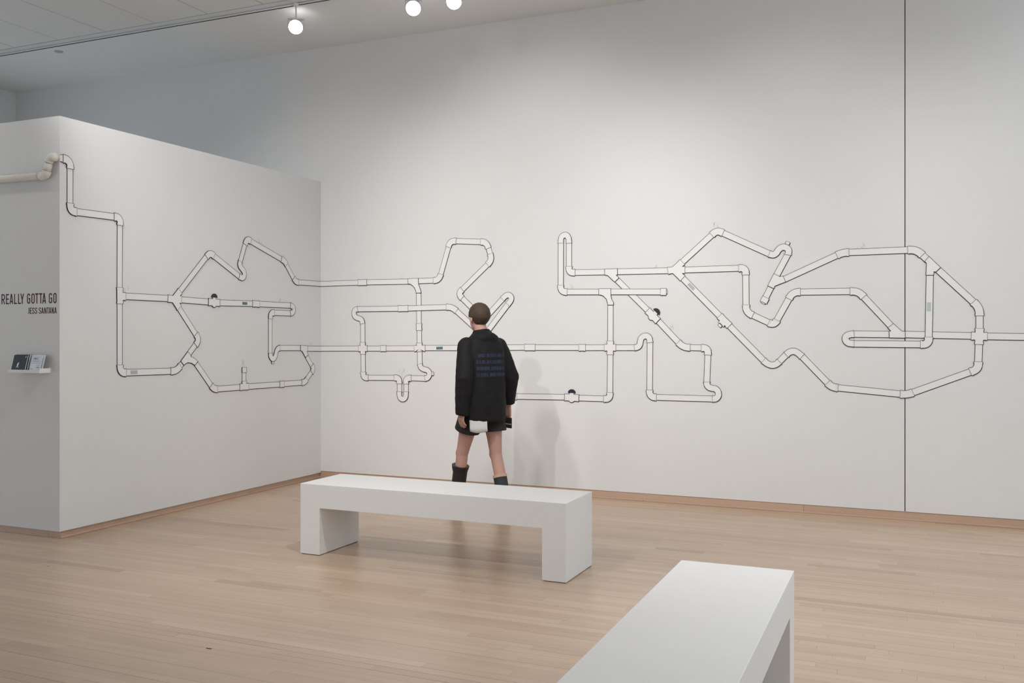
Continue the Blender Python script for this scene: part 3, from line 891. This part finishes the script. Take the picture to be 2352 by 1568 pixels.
# ------------------------------------------------------------------ lettering on the partition end
def letter_paths(ch, wd, h, t):
    x0, x1, y0, y1 = t / 2, wd - t / 2, t / 2, h - t / 2
    xm, ym = wd / 2, h / 2
    rx = (x1 - x0) / 2
    def arc(cx, cy, ax, ay, a0, a1, n=8):
        return [(cx + ax * math.cos(math.radians(a0 + (a1 - a0) * i / n)), cy + ay * math.sin(math.radians(a0 + (a1 - a0) * i / n))) for i in range(n + 1)]
    ry = rx * 1.05
    if ch == 'R':
        yq = h * 0.46; ry2 = (y1 - yq) / 2
        return [[(x0, 0), (x0, h)], [(x0, y1)] + arc(x1 - rx * 0.9, y1 - ry2, rx * 0.9, ry2, 90, -90) + [(x0, yq)], [(xm - t * 0.1, yq), (x1 + t * 0.1, 0)]]
    if ch == 'E': return [[(x0, 0), (x0, h)], [(x0, y1), (wd, y1)], [(x0, ym), (wd * 0.93, ym)], [(x0, y0), (wd, y0)]]
    if ch == 'A': return [[(x0, 0), (xm - t * 0.12, h)], [(x1, 0), (xm + t * 0.12, h)], [(x0 + rx * 0.33, h * 0.25), (x1 - rx * 0.33, h * 0.25)]]
    if ch == 'L': return [[(x0, 0), (x0, h)], [(x0, y0), (wd, y0)]]
    if ch == 'Y': return [[(x0, h), (xm, h * 0.42)], [(x1, h), (xm, h * 0.42)], [(xm, h * 0.45), (xm, 0)]]
    if ch == 'O':
        p = arc(xm, y1 - ry, rx, ry, 0, 180, 12) + arc(xm, y0 + ry, rx, ry, 180, 360, 12)
        return [p + [p[0], p[1]]]
    if ch == 'G': return [arc(xm, y1 - ry, rx, ry, 0, 180, 12) + arc(xm, y0 + ry, rx, ry, 180, 360, 12) + [(x1, ym)], [(xm - t * 0.1, ym), (wd, ym)], [(x1, h * 0.76), (x1, y1 - ry)]]
    if ch == 'T': return [[(0, y1), (wd, y1)], [(xm, 0), (xm, h)]]
    if ch == 'J': return [[(x1, h), (x1, y0 + ry)] + arc(x1 - rx * 1.1, y0 + ry, rx * 1.1, ry, 0, -100, 8)]
    if ch == 'N': return [[(x0, 0), (x0, h)], [(x1, 0), (x1, h)], [(x0, h), (x1, 0)]]
    if ch == 'S':
        r2 = (y1 - y0) / 4
        return [smooth_list([(x1, y1 - r2 * 0.9), (x1 - rx * 0.25, y1 - r2 * 0.15), (xm, y1), (x0 + rx * 0.2, y1 - r2 * 0.3), (x0, y1 - r2), (x0 + rx * 0.35, ym + r2 * 0.35),
                (x1 - rx * 0.35, ym - r2 * 0.35), (x1, y0 + r2), (x1 - rx * 0.2, y0 + r2 * 0.3), (xm, y0), (x0 + rx * 0.25, y0 + r2 * 0.15), (x0, y0 + r2 * 0.9)])]
def smooth_list(pts):
    return [tuple(p) for p in smooth_path([Vector(p) for p in pts], 3)]
def write_line(letters, z0, h, t, root):
    for ch, xa, xb in letters:
        bm = bmesh.new()
        for path in letter_paths(ch, xb - xa, h, t):
            pts = [Vector((xa + p[0], z0 + p[1])) for p in path]
            L, R = strip_sides(pts, [t / 2] * len(pts))
            n = len(pts)
            for d in (-0.0007,):
                tl = [bm.verts.new((p.x, YE + d, p.y)) for p in L]; trr = [bm.verts.new((p.x, YE + d, p.y)) for p in R]
                bl = [bm.verts.new((p.x, YE + 0.0005, p.y)) for p in L]; br = [bm.verts.new((p.x, YE + 0.0005, p.y)) for p in R]
                for i in range(n - 1):
                    bm.faces.new((tl[i], tl[i + 1], trr[i + 1], trr[i]))
                    bm.faces.new((tl[i], bl[i], bl[i + 1], tl[i + 1]))
                    bm.faces.new((trr[i], trr[i + 1], br[i + 1], br[i]))
        bm_obj('letter', bm, M['letter'], root)
tl_ = tag(empty('title_lettering'), 'maroon condensed lettering REALLY GOTTA GO on the partition end', 'lettering')
write_line(TITLE, 1.641, 0.0725, 0.0088, tl_)
ar_ = tag(empty('artist_lettering'), 'smaller maroon lettering JESS SANTANA below the title on the partition end', 'lettering')
write_line(ARTIST, 1.570, 0.0430, 0.0056, ar_)

# ------------------------------------------------------------------ ledge with booklets
LX0, LX1, LZ = -0.402, -0.090, 1.156
lg = tag(empty('picture_ledge', (LX0, YE, LZ)), 'narrow white ledge on the partition end below the lettering', 'shelf')
def lbox(nm, x0, x1, y0, y1, z0, z1):
    box(nm, x0 - LX0, x1 - LX0, y0 - YE, y1 - YE, z0 - LZ, z1 - LZ, M['bench'], lg)
lbox('base_board', LX0, LX1, YE - 0.084, YE, LZ, LZ + 0.006)
lbox('front_lip', LX0, LX1, YE - 0.090, YE - 0.084, LZ, LZ + 0.021)
lbox('back_rail', LX0, LX1, YE - 0.008, YE, LZ + 0.006, LZ + 0.036)
lbox('end_cap', LX1 - 0.005, LX1, YE - 0.084, YE - 0.008, LZ + 0.006, LZ + 0.032)
M['cover_black'] = mat('black_cover', (0.012, 0.016, 0.020), 0.45, 0.4)
M['paper'] = mat('white_paper', (0.72, 0.75, 0.80), 0.7, 0.2)
M['print'] = mat('grey_print', (0.30, 0.32, 0.36), 0.8, 0.1)
M['print_white'] = mat('white_print', (0.82, 0.83, 0.84), 0.6, 0.2)
def leaning(name, label, cat, x0, wd, ht, th, ybot, ytop, cover, back, group, lean_x=0.0):
    """booklet leaning back on the ledge: root at its lower front left corner, local x right, local z up along the cover"""
    root = tag(empty(name, (x0, ybot, LZ + 0.0062)), label, cat, group)
    tilt = math.asin((ytop - ybot) / ht)
    root.location.z += th * math.sin(tilt) + 0.0004
    root.rotation_euler = (-tilt, lean_x, 0)
    o = box('cover', 0, wd, 0.0, 0.0012, 0, ht, cover, root)
    o = box('pages', 0.001, wd - 0.001, 0.0012, th - 0.0012, 0.001, ht - 0.001, M['paper'], root)
    o = box('back_cover', 0, wd, th - 0.0012, th, 0, ht, back, root)
    return root
bk = leaning('booklet', 'black booklet with a small white figure on its cover, leaning on the ledge', 'booklet', -0.392, 0.134, 0.118, 0.009, YE - 0.073, YE - 0.043, M['cover_black'], M['cover_black'], 'printed matter on the ledge')
# white figure mark on the black cover
bm = bmesh.new()
def flat(bm, pts, y=-0.0004):
    t = [bm.verts.new((p[0], y, p[1])) for p in pts]; b = [bm.verts.new((p[0], 0.0002, p[1])) for p in pts]
    bm.faces.new(t); bm.faces.new(b[::-1])
    for i in range(len(pts)):
        j = (i + 1) % len(pts); bm.faces.new((t[i], b[i], b[j], t[j]))
def ring(cx, cz, r, n=10): return [(cx + r * math.cos(2 * math.pi * i / n), cz + r * math.sin(2 * math.pi * i / n)) for i in range(n)]
flat(bm, ring(0.060, 0.062, 0.004))
flat(bm, [(0.046, 0.048), (0.050, 0.058), (0.058, 0.060), (0.066, 0.054), (0.061, 0.050), (0.060, 0.042), (0.052, 0.040)])
flat(bm, [(0.050, 0.041), (0.057, 0.042), (0.050, 0.033), (0.047, 0.026), (0.043, 0.027), (0.046, 0.036)])
flat(bm, [(0.054, 0.042), (0.060, 0.043), (0.063, 0.034), (0.068, 0.027), (0.064, 0.025), (0.058, 0.033)])
o = bm_obj('cover_figure', bm, M['print_white'], bk); o['label'] = 'white striding figure printed on the cover'
bm = bmesh.new(); flat(bm, [(0.118, 0.098), (0.122, 0.098), (0.122, 0.110), (0.118, 0.110)]); bm_obj('cover_tab', bm, M['print_white'], bk)
leaning('booklet', 'dark booklet standing behind the black one on the ledge', 'booklet', -0.388, 0.136, 0.120, 0.012, YE - 0.062, YE - 0.032, M['cover_black'], M['cover_black'], 'printed matter on the ledge')
def text_rows(root, rows, y=-0.0004):
    bm = bmesh.new()
    for x0, x1, z0, z1 in rows: flat(bm, [(x0, z0), (x1, z0), (x1, z1), (x0, z1)], y)
    fine(bm_obj('printed_lines', bm, M['print'], root))
lf = leaning('leaflet', 'white printed leaflet with grey text rows, foremost on the ledge', 'leaflet', -0.2135, 0.106, 0.119, 0.003, YE - 0.074, YE - 0.043, M['paper'], M['paper'], 'printed matter on the ledge')
rows = []
for i in range(6): rows.append((0.014, 0.080 - 0.006 * (i % 3), 0.103 - i * 0.006, 0.1045 - i * 0.006))
rows += [(0.026, 0.054, 0.090, 0.100), (0.010, 0.096, 0.062, 0.0635), (0.010, 0.098, 0.072, 0.0735), (0.068, 0.092, 0.047, 0.049), (0.070, 0.094, 0.040, 0.042), (0.066, 0.094, 0.028, 0.034), (0.006, 0.030, 0.020, 0.023)]
text_rows(lf, rows)
lf2 = leaning('leaflet', 'white leaflet showing its right edge behind the foremost one', 'leaflet', -0.2085, 0.1100, 0.120, 0.004, YE - 0.070, YE - 0.039, M['paper'], M['paper'], 'printed matter on the ledge')
text_rows(lf2, [(0.100, 0.104, 0.02, 0.10), (0.106, 0.108, 0.01, 0.11)])
lf3 = leaning('leaflet', 'dark-backed leaflet at the rear of the white stack on the ledge', 'leaflet', -0.2050, 0.1085, 0.121, 0.006, YE - 0.0645, YE - 0.033, M['paper'], M['cover_black'], 'printed matter on the ledge')
# ------------------------------------------------------------------ person walking along the mural, seen from behind
PR = empty('person', (2.292, -1.069, 0), math.radians(58.7))
tag(PR, 'person seen from behind, walking in black jacket, shorts and dark boots', 'person')
M['skin'] = mat('skin', (0.50, 0.285, 0.225), 0.55, 0.35, var=0.05, vscale=9)
M['hair'] = mat('short_brown_hair', (0.060, 0.040, 0.026), 0.7, 0.3, bump=0.8, bscale=260, var=0.45, vscale=30)
M['shorts'] = mat('charcoal_shorts', (0.030, 0.028, 0.028), 0.85, 0.2)
M['shirt'] = mat('pale_grey_shirt', (0.62, 0.59, 0.58), 0.85, 0.2)
M['boot'] = mat('black_boot', (0.014, 0.013, 0.013), 0.5, 0.4)
M['boot2'] = mat('charcoal_boot', (0.028, 0.030, 0.031), 0.6, 0.35)
M['beige'] = mat('beige_knit', (0.52, 0.37, 0.26), 0.9, 0.1)
M['lips'] = mat('lip_tone', (0.40, 0.16, 0.13), 0.5, 0.3)
M['eye'] = mat('eye_white', (0.7, 0.7, 0.68), 0.3, 0.5)
def jacket_material():
    m = mat('black_jacket', (0.0075, 0.0072, 0.0075), 0.75, 0.25)
    nt = m.node_tree; b = nt.nodes['Principled BSDF']
    tc = nt.nodes.new('ShaderNodeTexCoord'); sep = nt.nodes.new('ShaderNodeSeparateXYZ')
    nt.links.new(tc.outputs['Object'], sep.inputs[0])
    def mth(op, a, bb=None, c=None):
        n = nt.nodes.new('ShaderNodeMath'); n.operation = op
        for i, v in enumerate((a, bb, c)):
            if v is None: continue
            if isinstance(v, (int, float)): n.inputs[i].default_value = v
            else: nt.links.new(v, n.inputs[i])
        return n.outputs[0]
    x, y, z = sep.outputs
    back = mth('LESS_THAN', y, -0.045)
    zin = mth('MULTIPLY', mth('GREATER_THAN', z, 1.085), mth('LESS_THAN', z, 1.285))
    xin = mth('MULTIPLY', mth('GREATER_THAN', x, -0.13), mth('LESS_THAN', x, 0.15))
    # four rows of lettering-like marks
    ph = mth('FRACT', mth('MULTIPLY', mth('SUBTRACT', z, 1.085), 1 / 0.05))
    rows = mth('MULTIPLY', mth('GREATER_THAN', ph, 0.22), mth('LESS_THAN', ph, 0.78))
    cmb = nt.nodes.new('ShaderNodeCombineXYZ')
    nt.links.new(mth('MULTIPLY', x, 60.0), cmb.inputs[0])
    nt.links.new(mth('FLOOR', mth('MULTIPLY', z, 20.0)), cmb.inputs[1])
    ns = nt.nodes.new('ShaderNodeTexNoise'); ns.inputs['Scale'].default_value = 1.0; ns.inputs['Detail'].default_value = 2
    nt.links.new(cmb.outputs[0], ns.inputs['Vector'])
    brk = mth('GREATER_THAN', ns.outputs['Fac'], 0.46)
    msk = mth('MULTIPLY', mth('MULTIPLY', mth('MULTIPLY', back, zin), mth('MULTIPLY', xin, rows)), brk)
    mx = nt.nodes.new('ShaderNodeMix'); mx.data_type = 'RGBA'
    mx.inputs['A'].default_value = (0.0075, 0.0072, 0.0075, 1)
    mx.inputs['B'].default_value = (0.022, 0.025, 0.055, 1)
    nt.links.new(msk, mx.inputs['Factor'])
    nt.links.new(mx.outputs['Result'], b.inputs['Base Color'])
    return m
M['jacket'] = jacket_material()

def fused(name, bm, material, voxel, smooth_it, parent, disp=None):
    o = bm_obj(name, bm, material, parent, smooth=True)
    r = o.modifiers.new('fuse', 'REMESH'); r.mode = 'VOXEL'; r.voxel_size = voxel; r.use_smooth_shade = True
    if smooth_it:
        s = o.modifiers.new('smooth', 'SMOOTH'); s.factor = 0.5; s.iterations = smooth_it
    if disp:
        tex = bpy.data.textures.new(name + '_folds', 'CLOUDS'); tex.noise_scale = disp[1]; tex.noise_depth = 2
        d = o.modifiers.new('folds', 'DISPLACE'); d.texture = tex; d.strength = disp[0]; d.mid_level = 0.5; d.texture_coords = 'LOCAL'
    return o

HEAD = Vector((-0.012, 0.035, 1.560))
LHIP, LKN, LAN = Vector((-0.088, 0.01, 0.84)), Vector((-0.098, 0.145, 0.475)), Vector((-0.10, 0.235, 0.085))
RHIP, RKN, RAN = Vector((0.088, 0.0, 0.84)), Vector((0.098, -0.045, 0.475)), Vector((0.098, -0.165, 0.095))
LSH, LEL, LWR = Vector((-0.150, 0.0, 1.335)), Vector((-0.215, -0.075, 1.08)), Vector((-0.215, -0.045, 0.845))
RSH, REL, RWR = Vector((0.150, 0.0, 1.335)), Vector((0.242, -0.035, 1.08)), Vector((0.268, 0.025, 0.855))

bm = bmesh.new()
def limb(bm, a, b, rs, bulge=Vector((0, 0, 0)), n=6, seg=18):
    pts, rad = [], []
    for i in range(n + 1):
        t = i / n
        pts.append(a.lerp(b, t) + bulge * math.sin(math.pi * t))
        k = t * (len(rs) - 1); j = min(int(k), len(rs) - 2)
        rad.append(rs[j] + (rs[j + 1] - rs[j]) * (k - j))
    add_tube(bm, pts, rad, seg)
# trunk
add_tube(bm, [(0, 0.0, 0.78), (0, 0.0, 0.86), (0, 0.005, 0.95), (0, 0.005, 1.05), (0, 0.0, 1.18), (0, 0.0, 1.30), (0, 0.0, 1.37), (0, 0.008, 1.42)],
         [(0.12, 0.085), (0.165, 0.11), (0.158, 0.105), (0.132, 0.092), (0.145, 0.10), (0.165, 0.10), (0.15, 0.085), (0.07, 0.06)], 28)
# neck, head
add_tube(bm, [(0, 0.006, 1.38), (-0.004, 0.012, 1.44), (-0.008, 0.022, 1.50), (-0.010, 0.03, 1.54)], [0.062, 0.050, 0.047, 0.05], 20)
add_ellipsoid(bm, HEAD + Vector((0, -0.006, 0.022)), (0.073, 0.092, 0.086))
add_ellipsoid(bm, HEAD + Vector((0, 0.018, -0.040)), (0.056, 0.066, 0.068))
add_ellipsoid(bm, HEAD + Vector((0, 0.066, -0.086)), (0.022, 0.018, 0.018))                 # chin
add_tube(bm, [HEAD + Vector((0, 0.082, 0.008)), HEAD + Vector((0, 0.094, -0.016)), HEAD + Vector((0, 0.100, -0.034)), HEAD + Vector((0, 0.078, -0.044))], [0.007, 0.009, 0.012, 0.010], 10)
for s in (-1, 1):
    add_ellipsoid(bm, HEAD + Vector((s * 0.074, -0.002, -0.012)), (0.009, 0.019, 0.030), 14, 10)  # ears
    add_ellipsoid(bm, HEAD + Vector((s * 0.030, 0.078, 0.016)), (0.022, 0.010, 0.008), 12, 8)     # brow
# arms
for sh, el, wr in ((LSH, LEL, LWR), (RSH, REL, RWR)):
    limb(bm, sh, el, [0.056, 0.050, 0.043]); limb(bm, el, wr, [0.043, 0.040, 0.027])
    add_ellipsoid(bm, sh, (0.06, 0.058, 0.06)); add_ellipsoid(bm, el, (0.043, 0.043, 0.043))
# hands: palm, four unequal bent fingers, thumb leaving the side of the palm
def hand(bm, wr, s, curl):
    """s = -1 left / +1 right hand; palm faces the thigh, fingers point down"""
    kn = wr + Vector((s * 0.006, 0.010, -0.092))
    add_tube(bm, [wr + Vector((0, 0, 0.012)), wr + Vector((s * 0.002, 0.003, -0.02)), wr + Vector((s * 0.004, 0.007, -0.055)), kn], [(0.020, 0.026), (0.016, 0.034), (0.0145, 0.040), (0.012, 0.039)], 18)
    for k, (dy, ln) in enumerate(((0.030, 0.070), (0.0105, 0.079), (-0.0095, 0.073), (-0.029, 0.057))):
        p0 = kn + Vector((0, dy, 0.008))
        c = curl * (0.85 + 0.1 * k)
        pts = [p0]; ang = 0.0
        for f in (0.40, 0.33, 0.27):
            ang += c
            pts.append(pts[-1] + Vector((-s * math.sin(ang), 0.02 * dy, -math.cos(ang))) * ln * f)
        add_tube(bm, [p0 + Vector((0, 0, 0.02))] + pts, [0.0085, 0.0082, 0.0076, 0.0070, 0.0055], 10)
    b0 = wr + Vector((-s * 0.004, 0.026, -0.030))
    add_tube(bm, [b0, b0 + Vector((-s * 0.010, 0.024, -0.026)), b0 + Vector((-s * 0.019, 0.032, -0.050)), b0 + Vector((-s * 0.026, 0.030, -0.068))], [0.014, 0.0115, 0.0095, 0.0070], 12)
hand(bm, LWR, -1, 0.28)
hand(bm, RWR, 1, 0.08)
# legs
for hip, kn, an, cal in ((LHIP, LKN, LAN, Vector((0, -0.022, 0))), (RHIP, RKN, RAN, Vector((0, -0.024, 0)))):
    limb(bm, hip, kn, [0.086, 0.079, 0.067, 0.056, 0.049])
    limb(bm, kn, an, [0.048, 0.047, 0.046, 0.039, 0.031], cal * 0.35, 8)
    add_ellipsoid(bm, kn + Vector((0, 0.008, 0)), (0.049, 0.051, 0.056))
    add_ellipsoid(bm, hip + Vector((0, -0.03, 0.02)), (0.085, 0.095, 0.09))
    add_tube(bm, [an + Vector((0, -0.03, -0.03)), an + Vector((0, 0.05, -0.04)), an + Vector((0, 0.13, -0.055))], [0.032, 0.03, 0.02], 12)
body = fused('body', bm, M['skin'], 0.0036, 4, PR)
# eyes and mouth
for s in (-1, 1):
    bm = bmesh.new(); add_ellipsoid(bm, HEAD + Vector((s * 0.029, 0.079, 0.002)), (0.013, 0.008, 0.007), 14, 10)
    bm_obj('eye', bm, M['eye'], PR, smooth=True)
bm = bmesh.new(); add_ellipsoid(bm, HEAD + Vector((0, 0.078, -0.060)), (0.021, 0.008, 0.006), 14, 8)
bm_obj('mouth', bm, M['lips'], PR, smooth=True)
# hair: cropped cap that leaves the face and ears free
bm = bmesh.new()
bmesh.ops.create_uvsphere(bm, u_segments=40, v_segments=28, radius=1.0)
for v_ in list(bm.verts):
    c = v_.co
    if c.y > 0.52 and c.z < 0.52 or (c.z < -0.30 and c.y > -0.1) or c.z < -0.80: bm.verts.remove(v_)
for v_ in bm.verts:
    c = v_.co.copy(); k = 1 + 0.02 * math.sin(c.x * 19 + c.z * 23) * math.cos(c.y * 17)
    taper = 1.0 if c.z > -0.2 else 1.0 + 0.22 * (c.z + 0.2)
    v_.co = HEAD + Vector((0, -0.010, 0.020)) + Vector((c.x * 0.083 * k * taper, c.y * 0.102 * k * taper, c.z * 0.098 * k))
hair = bm_obj('hair', bm, M['hair'], PR, smooth=True)
sd = hair.modifiers.new('thick', 'SOLIDIFY'); sd.thickness = 0.012; sd.offset = -1
# jacket
bm = bmesh.new()
add_tube(bm, [(0, -0.012, 0.735), (0, -0.012, 0.76), (0, -0.012, 0.86), (0, -0.01, 1.0), (0, -0.008, 1.15), (0, -0.004, 1.28), (0, 0.0, 1.36), (0, 0.004, 1.405), (-0.003, 0.010, 1.445)],
         [(0.176, 0.148), (0.186, 0.156), (0.192, 0.160), (0.192, 0.155), (0.190, 0.148), (0.190, 0.138), (0.168, 0.118), (0.118, 0.092), (0.072, 0.070)], 40)
add_tube(bm, [(-0.003, 0.008, 1.42), (-0.005, 0.012, 1.462)], [(0.074, 0.070), (0.064, 0.062)], 28)     # collar
add_ellipsoid(bm, (0, -0.075, 1.395), (0.10, 0.05, 0.05))                                               # dropped hood roll
for sh, el, wr in ((LSH, LEL, LWR), (RSH, REL, RWR)):
    limb(bm, sh + Vector((0, 0, 0.0)), el, [0.072, 0.074, 0.070], n=6)
    limb(bm, el, wr + Vector((0, 0, 0.012 if wr.x > 0 else -0.045)), [0.070, 0.064, 0.052 if wr.x > 0 else 0.056], n=6)
    add_ellipsoid(bm, el, (0.071, 0.071, 0.071)); add_ellipsoid(bm, sh, (0.072, 0.074, 0.066))
jacket = fused('jacket', bm, M['jacket'], 0.0075, 5, PR, (0.016, 0.11))
jacket['label'] = 'oversized black jacket with faint blue lettering on the back'
# shorts: waist and two wide legs
bm = bmesh.new()
add_tube(bm, [(0, 0, 0.74), (0, 0, 0.80), (0, 0.0, 0.95)], [(0.165, 0.122), (0.176, 0.128), (0.165, 0.118)], 30)
for hip, kn, s in ((LHIP, LKN, -1), (RHIP, RKN, 1)):
    d = (kn - hip).normalized()
    add_tube(bm, [hip + Vector((0, 0, 0.02)), hip + d * 0.08, hip + d * 0.19], [0.092, 0.097, 0.104], 24)
fused('shorts', bm, M['shorts'], 0.007, 3, PR)
# pale shirt tail between jacket and shorts
bm = bmesh.new()
n = 22; rows_ = []
for zi, zz in enumerate((0.80, 0.75, 0.70, 0.672)):
    row_ = []
    for i in range(n + 1):
        a = math.radians(-153 + 46 * i / n)
        drop = 0.012 * math.sin(math.pi * i / n) if zi == 3 else 0
        row_.append(bm.verts.new((0.188 * math.cos(a) * 1.02, 0.152 * math.sin(a) - 0.004 * zi - 0.004, zz - drop)))
    rows_.append(row_)
for a, b in zip(rows_, rows_[1:]):
    for i in range(n): bm.faces.new((a[i], a[i + 1], b[i + 1], b[i]))
sh_ = bm_obj('shirt_tail', bm, M['shirt'], PR, smooth=True)
sd = sh_.modifiers.new('thick', 'SOLIDIFY'); sd.thickness = 0.004
# boots
def boot(an, kn, toe, top, r_top, material, cuff):
    bm = bmesh.new()
    d = (kn - an).normalized()
    top_p = an + d * top
    add_tube(bm, [an + Vector((0, -0.012, -0.055)), an + Vector((0, -0.008, -0.01)), an + d * 0.08, an + d * (top * 0.55) + Vector((0, -0.006, 0)), top_p + Vector((0, -0.004, 0))],
             [0.042, 0.046, 0.050, r_top - 0.001, r_top], 22)
    f0 = an + Vector((0, -0.045, -0.05))
    add_tube(bm, [f0, f0 + Vector((0, 0.05, 0.006)), f0 + Vector((0, 0.12, -0.002)), f0 + toe * 0.19 + Vector((0, 0.0, -0.006)), f0 + toe * 0.235 + Vector((0, 0, -0.01))],
             [(0.034, 0.030), (0.042, 0.038), (0.046, 0.034), (0.044, 0.026), (0.028, 0.014)], 20)
    o = fused('boot', bm, material, 0.006, 3, PR)
    bm = bmesh.new()
    z = an.z - 0.085
    pts = [(0.036, -0.05), (0.042, 0.02), (0.047, 0.10), (0.040, 0.165), (0.015, 0.195), (-0.015, 0.195), (-0.040, 0.165), (-0.047, 0.10), (-0.042, 0.02), (-0.036, -0.05), (-0.018, -0.078), (0.018, -0.078)]
    t = [bm.verts.new((an.x + x, an.y + y, z + 0.020)) for x, y in pts]; b_ = [bm.verts.new((an.x + x, an.y + y, z)) for x, y in pts]
    bm.faces.new(t); bm.faces.new(b_[::-1])
    for i in range(len(pts)): bm.faces.new((t[i], b_[i], b_[(i + 1) % len(pts)], t[(i + 1) % len(pts)]))
    bm_obj('sole', bm, M['boot'], o)
    bm = bmesh.new()
    if cuff == 'flare':
        add_tube(bm, [top_p - d * 0.035, top_p - d * 0.01, top_p + d * 0.012], [r_top + 0.002, r_top + 0.008, r_top + 0.012], 22)
        bm_obj('cuff', bm, material, o, smooth=False)
    else:
        add_tube(bm, [top_p + Vector((0, -0.004, 0)) - d * 0.006, top_p + Vector((0, -0.004, 0)) + d * 0.016], [r_top + 0.002, r_top + 0.001], 22)
        c_ = bm_obj('cuff', bm, M['beige'], o); c_['label'] = 'beige band at the boot top'
    return o
boot(LAN, LKN, Vector((0, 1, 0)), 0.285, 0.059, M['boot'], 'flare')
boot(RAN, RKN, Vector((0, 1, 0)), 0.215, 0.0545, M['boot2'], 'band')

# pouch held in the right hand
ph_ = empty('pouch'); tag(ph_, 'small dark flat pouch with a beige stripe held in the walking person\'s hand', 'pouch')
rot = Matrix.Rotation(math.radians(58.7), 4, 'Z')
pc = rot @ Vector((0.2505, 0.030, 0.668)) + Vector((2.292, -1.069, 0))
ph_.location = pc; ph_.rotation_euler = (0, 0, math.radians(58.7))
o = box('case', -0.0055, 0.0055, -0.075, 0.075, 0.0, 0.085, M['shorts'], ph_, 0.004)
o = box('stripe', -0.0060, 0.0060, -0.0745, 0.0745, 0.028, 0.038, M['beige'], ph_)

# floor scuffs: two small dark knots in the strips
for kx, ky, r in ((2.540, -4.463, 0.018), (0.576, -3.668, 0.010)):
    bm = bmesh.new()
    add_tube(bm, [(0, 0, 0.0), (0, 0, 0.0003)], [(r, r * 0.32)] * 2, 14)
    o = bm_obj('knot', bm, M['subfloor'], floor); o.location = (kx, ky, 0.0)
